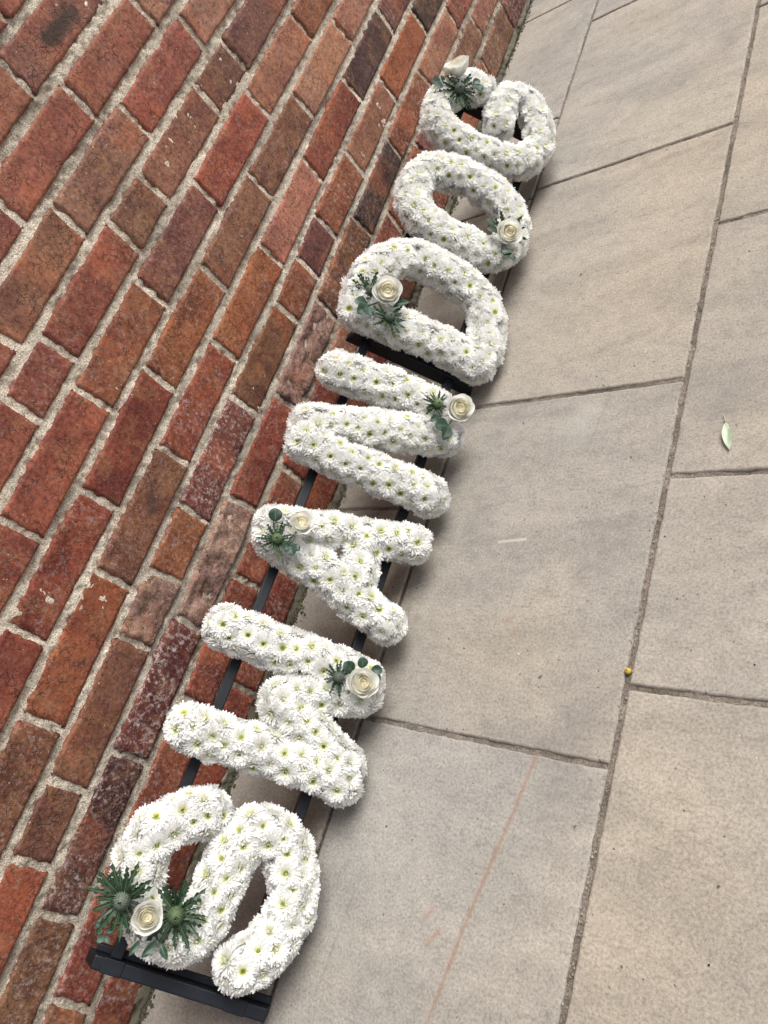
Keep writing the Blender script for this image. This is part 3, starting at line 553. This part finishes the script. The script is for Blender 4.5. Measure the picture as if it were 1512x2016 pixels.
    for i in chosen[:300]:
        nv=Vector(NV[i]); nv=(nv+Vector(g.normal(size=3)*.07)).normalized()
        o=bpy.data.objects.new('chrysanthemum',HEADS[int(g.integers(len(HEADS)))]); COL.objects.link(o); o.parent=root
        sc_=.84+.25*g.random()
        mt=nv.to_track_quat('Z','Y').to_matrix().to_4x4()@Matrix.Rotation(g.random()*6.28,4,'Z')@Matrix.Scale(sc_,4)
        mt.translation=Vector((P3[i,0]-oy,P3[i,1],P3[i,2]-.028))-nv*.003; o.matrix_local=mt
    total+=len(chosen)
    # rose
    def loc(y,s,e): return Vector((y-oy,s,e-.028))
    CT={'G':(.25,.65,.65),'O':(-.35,-.05,1),'A':(.10,.0,1),'N':(-.25,.0,1),'D':(-.3,.1,1),'S':(.05,0,1),'W':(.05,0,1)}[key]
    for y,s,dd in dec['rose']:
        if key=='S': dd*=.9
        ax=Vector(CT).normalized(); k_=dd/.047
        if key=='G': k_*=1.1; s+=.005
        m_=ax.to_track_quat('Z','Y').to_matrix().to_4x4()@Matrix.Rotation(ord(key)*1.3,4,'Z')@Matrix.Scale(k_,4)
        m_.translation=loc(y,s,.119 if key=='S' else .113)-ax*.0195*k_
        ro=obj('rose',ROSE_CORE,None,root,color=(.90,.85,.69,1)); ro.matrix_local=m_
        for pm,an,mxc in PET:
            c0=Vector((.90,.86,.72)).lerp(Vector((.88,.88,.84)),min(1,mxc*1.2)); pe=obj('petal',pm,None,ro,color=(*c0,1)); pe.matrix_local=Matrix.Rotation(an+random.uniform(-.25,.25),4,'Z')@Matrix.Rotation(random.uniform(-.06,.06),4,'Y')@Matrix.Diagonal((random.uniform(.94,1.06),)*2+(random.uniform(.92,1.06),1))
    for ti,(y,s,rr) in enumerate(dec['th']):
        ax=Vector((random.uniform(-.15,.15)-(.5 if key in'GO' else .12),random.uniform(-.1,.15),1)).normalized(); rc=min(.0106,max(.0085,rr*.26))
        th=obj('thistle',CONEG if (key in'AN' or (key=='S' and ti==1)) else CONE,None,root); m_=ax.to_track_quat('Z','Y').to_matrix().to_4x4()@Matrix.Scale(rc,4); m_.translation=loc(y+(.004 if (key=='S' and ti==1) else 0),s-(.006 if (key=='S' and ti==1) else 0)+(.004 if (key=='S' and ti==0) else 0),.098 if key!='S' else .101)
        if key=='D' and ti==1: m_.translation=loc(y,s,.088)
        if key=='O': m_.translation=loc(y,s,.088)
        th.matrix_local=m_
        nb=32 if key=='S' else 24
        for i in range(nb):
            a=i*2*math.pi/nb+random.uniform(-.13,.13); el=random.uniform(.05,.65) if i%2 else random.uniform(-.08,.30); L=(rr-rc*.35)/rc*random.uniform(.60,1.05)
            bo=obj('bract',BR[random.randrange(5)],None,th); q_=Matrix.Rotation(a,4,'Z')@Matrix.Rotation(-el,4,'Y')@Matrix.Diagonal((L,L*1.15,L,1)); q_.translation=Vector((math.cos(a)*.35,math.sin(a)*.35,-.35))
            ry,rs,rd_=dec['rose'][0]; tip=m_@q_@Vector((1.1,0,0)); mid=m_@q_@Vector((.6,0,0))
            if min(math.hypot(t_.x-(ry-oy),t_.y-rs) for t_ in(tip,mid))<rd_*.50:   # a bract that would pass through the rose lies down under it
                L*=.55; q_=Matrix.Rotation(a,4,'Z')@Matrix.Rotation(.25,4,'Y')@Matrix.Diagonal((L,L*1.15,L,1)); q_.translation=Vector((math.cos(a)*.35,math.sin(a)*.35,-.45))
            bo.matrix_local=q_
    # eucalyptus: stems as one part, every leaf under it
    V=[];F=[]
    def tube(a,b,r):
        d=(b-a).normalized(); t1=d.orthogonal().normalized();t2=d.cross(t1); k=len(V)
        for c_ in(a,b):
            for j in range(5): V.append(tuple(c_+t1*r*math.cos(j*1.2566)+t2*r*math.sin(j*1.2566)))
        for j in range(5): F.append((k+j,k+(j+1)%5,k+5+(j+1)%5,k+5+j))
    LS=[]
    for n_,(ya,sa_,yb,sb,wd) in enumerate(dec['lf']):
        e0=.100;e1=.105
        low=(key=='S' and n_>=3) or (key=='G' and n_>=2)
        if low: e0,e1=.085,.088
        a=loc(ya,sa_,e0);b=loc(yb,sb,e1); ry,rs,_d=dec['rose'][0]; c=loc(ry,rs,.082); tube(c,a,.0007); LS.append((a,b,wd,low))
    sp=obj('eucalyptus_sprig',mesh('eucalyptus_sprig',V,F),MLEAF,root)
    for a,b,wd,low in LS:
        x=(b-a);L=x.length; x.normalize(); zv=(Vector((random.uniform(-.25,.25),random.uniform(-.25,.25),1))); yv=zv.cross(x).normalized(); zv=x.cross(yv)
        R3=Matrix((x,yv,zv)).transposed().to_4x4(); m_=Matrix.Translation(a)@R3@Matrix.Diagonal((L*1.05,L*wd*1.05,L,1))
        lo=obj('leaf',LEAF[(1 if (low and key=='S') else 0,0 if wd>.6 else 1)],None,sp); lo.matrix_local=m_
print('heads',total)

# ---------------- small things on the paving ----------------
ol=FEAT['leaf']; a=Vector((*ol[0],.002));b=Vector((*ol[1],.0035)); x=(b-a);L=x.length;x.normalize(); yv=Vector((0,0,1)).cross(x).normalized(); zv=x.cross(yv)
qo=M('olive_leaf'); MO=qo.done(qo.mix(qo.ramp(qo.noise(qo.nd('TexCoord').outputs['Object'],4,3),[(.4,0.),(.6,1.)]),(.30,.37,.26),(.40,.46,.35)),.55,spec=.4)
lm_=leaf_mesh(MO,.75); fl=obj('fallen_leaf',lm_,None,label='single pale green leaf lying on the paving slab at the right',cat='leaf')
fl.matrix_world=Matrix.Translation(a)@Matrix((x,yv,zv)).transposed().to_4x4()@Matrix.Diagonal((L,L*.25,L*.5,1))
V=[];F=[]
for c_,r in((Vector((-.28,-.02,.06)),.012),(Vector((0,0,.045)),.020)):
    for j in range(6): V.append((c_.x,c_.y+r*math.cos(j*1.047)*3,c_.z+r*math.sin(j*1.047)*2))
for j in range(6): F.append((j,(j+1)%6,6+(j+1)%6,6+j))
obj('stalk',mesh('stalk',V,F),MO,fl)
bx,by=FEAT['berry']; V=[];nu,nv=16,10
for i in range(nv+1):
    t=math.pi*i/nv
    for j in range(nu): a=2*math.pi*j/nu; r=.0044*math.sin(t)*(1+.04*math.sin(3*a)); V.append((r*math.cos(a),r*math.sin(a),.0041-.0041*math.cos(t)))
F=[(i*nu+j,i*nu+(j+1)%nu,(i+1)*nu+(j+1)%nu,(i+1)*nu+j) for i in range(nv) for j in range(nu)]
qb=M('yellow_skin'); MYB=qb.done(qb.mix(qb.ramp(qb.noise(qb.nd('TexCoord').outputs['Object'],300,3),[(.4,0.),(.65,1.)]),(.50,.34,.03),(.38,.24,.03)),.4)
be=obj('yellow_berry',mesh('yellow_berry',V,F),MYB,label='small round yellow berry lodged in the paving joint',cat='berry'); be.location=(bx,by,-.002)
me=bpy.data.meshes.new('stem_scar'); V=[(.0010*math.cos(j*1.047),.0010*math.sin(j*1.047),.0081) for j in range(6)]+[(0,0,.0087)]
obj('stem_scar',mesh('stem_scar',V,[(j,(j+1)%6,6) for j in range(6)]),MG,be)
# pale crumbs
MW=M('pale_crumb').done((.62,.60,.55),.8)
chips('pale_crumbs',60,lambda:.1+.85*rng.random(),lambda:-.4+2.5*rng.random(),lambda:.0006+.0008*rng.random(),MW)
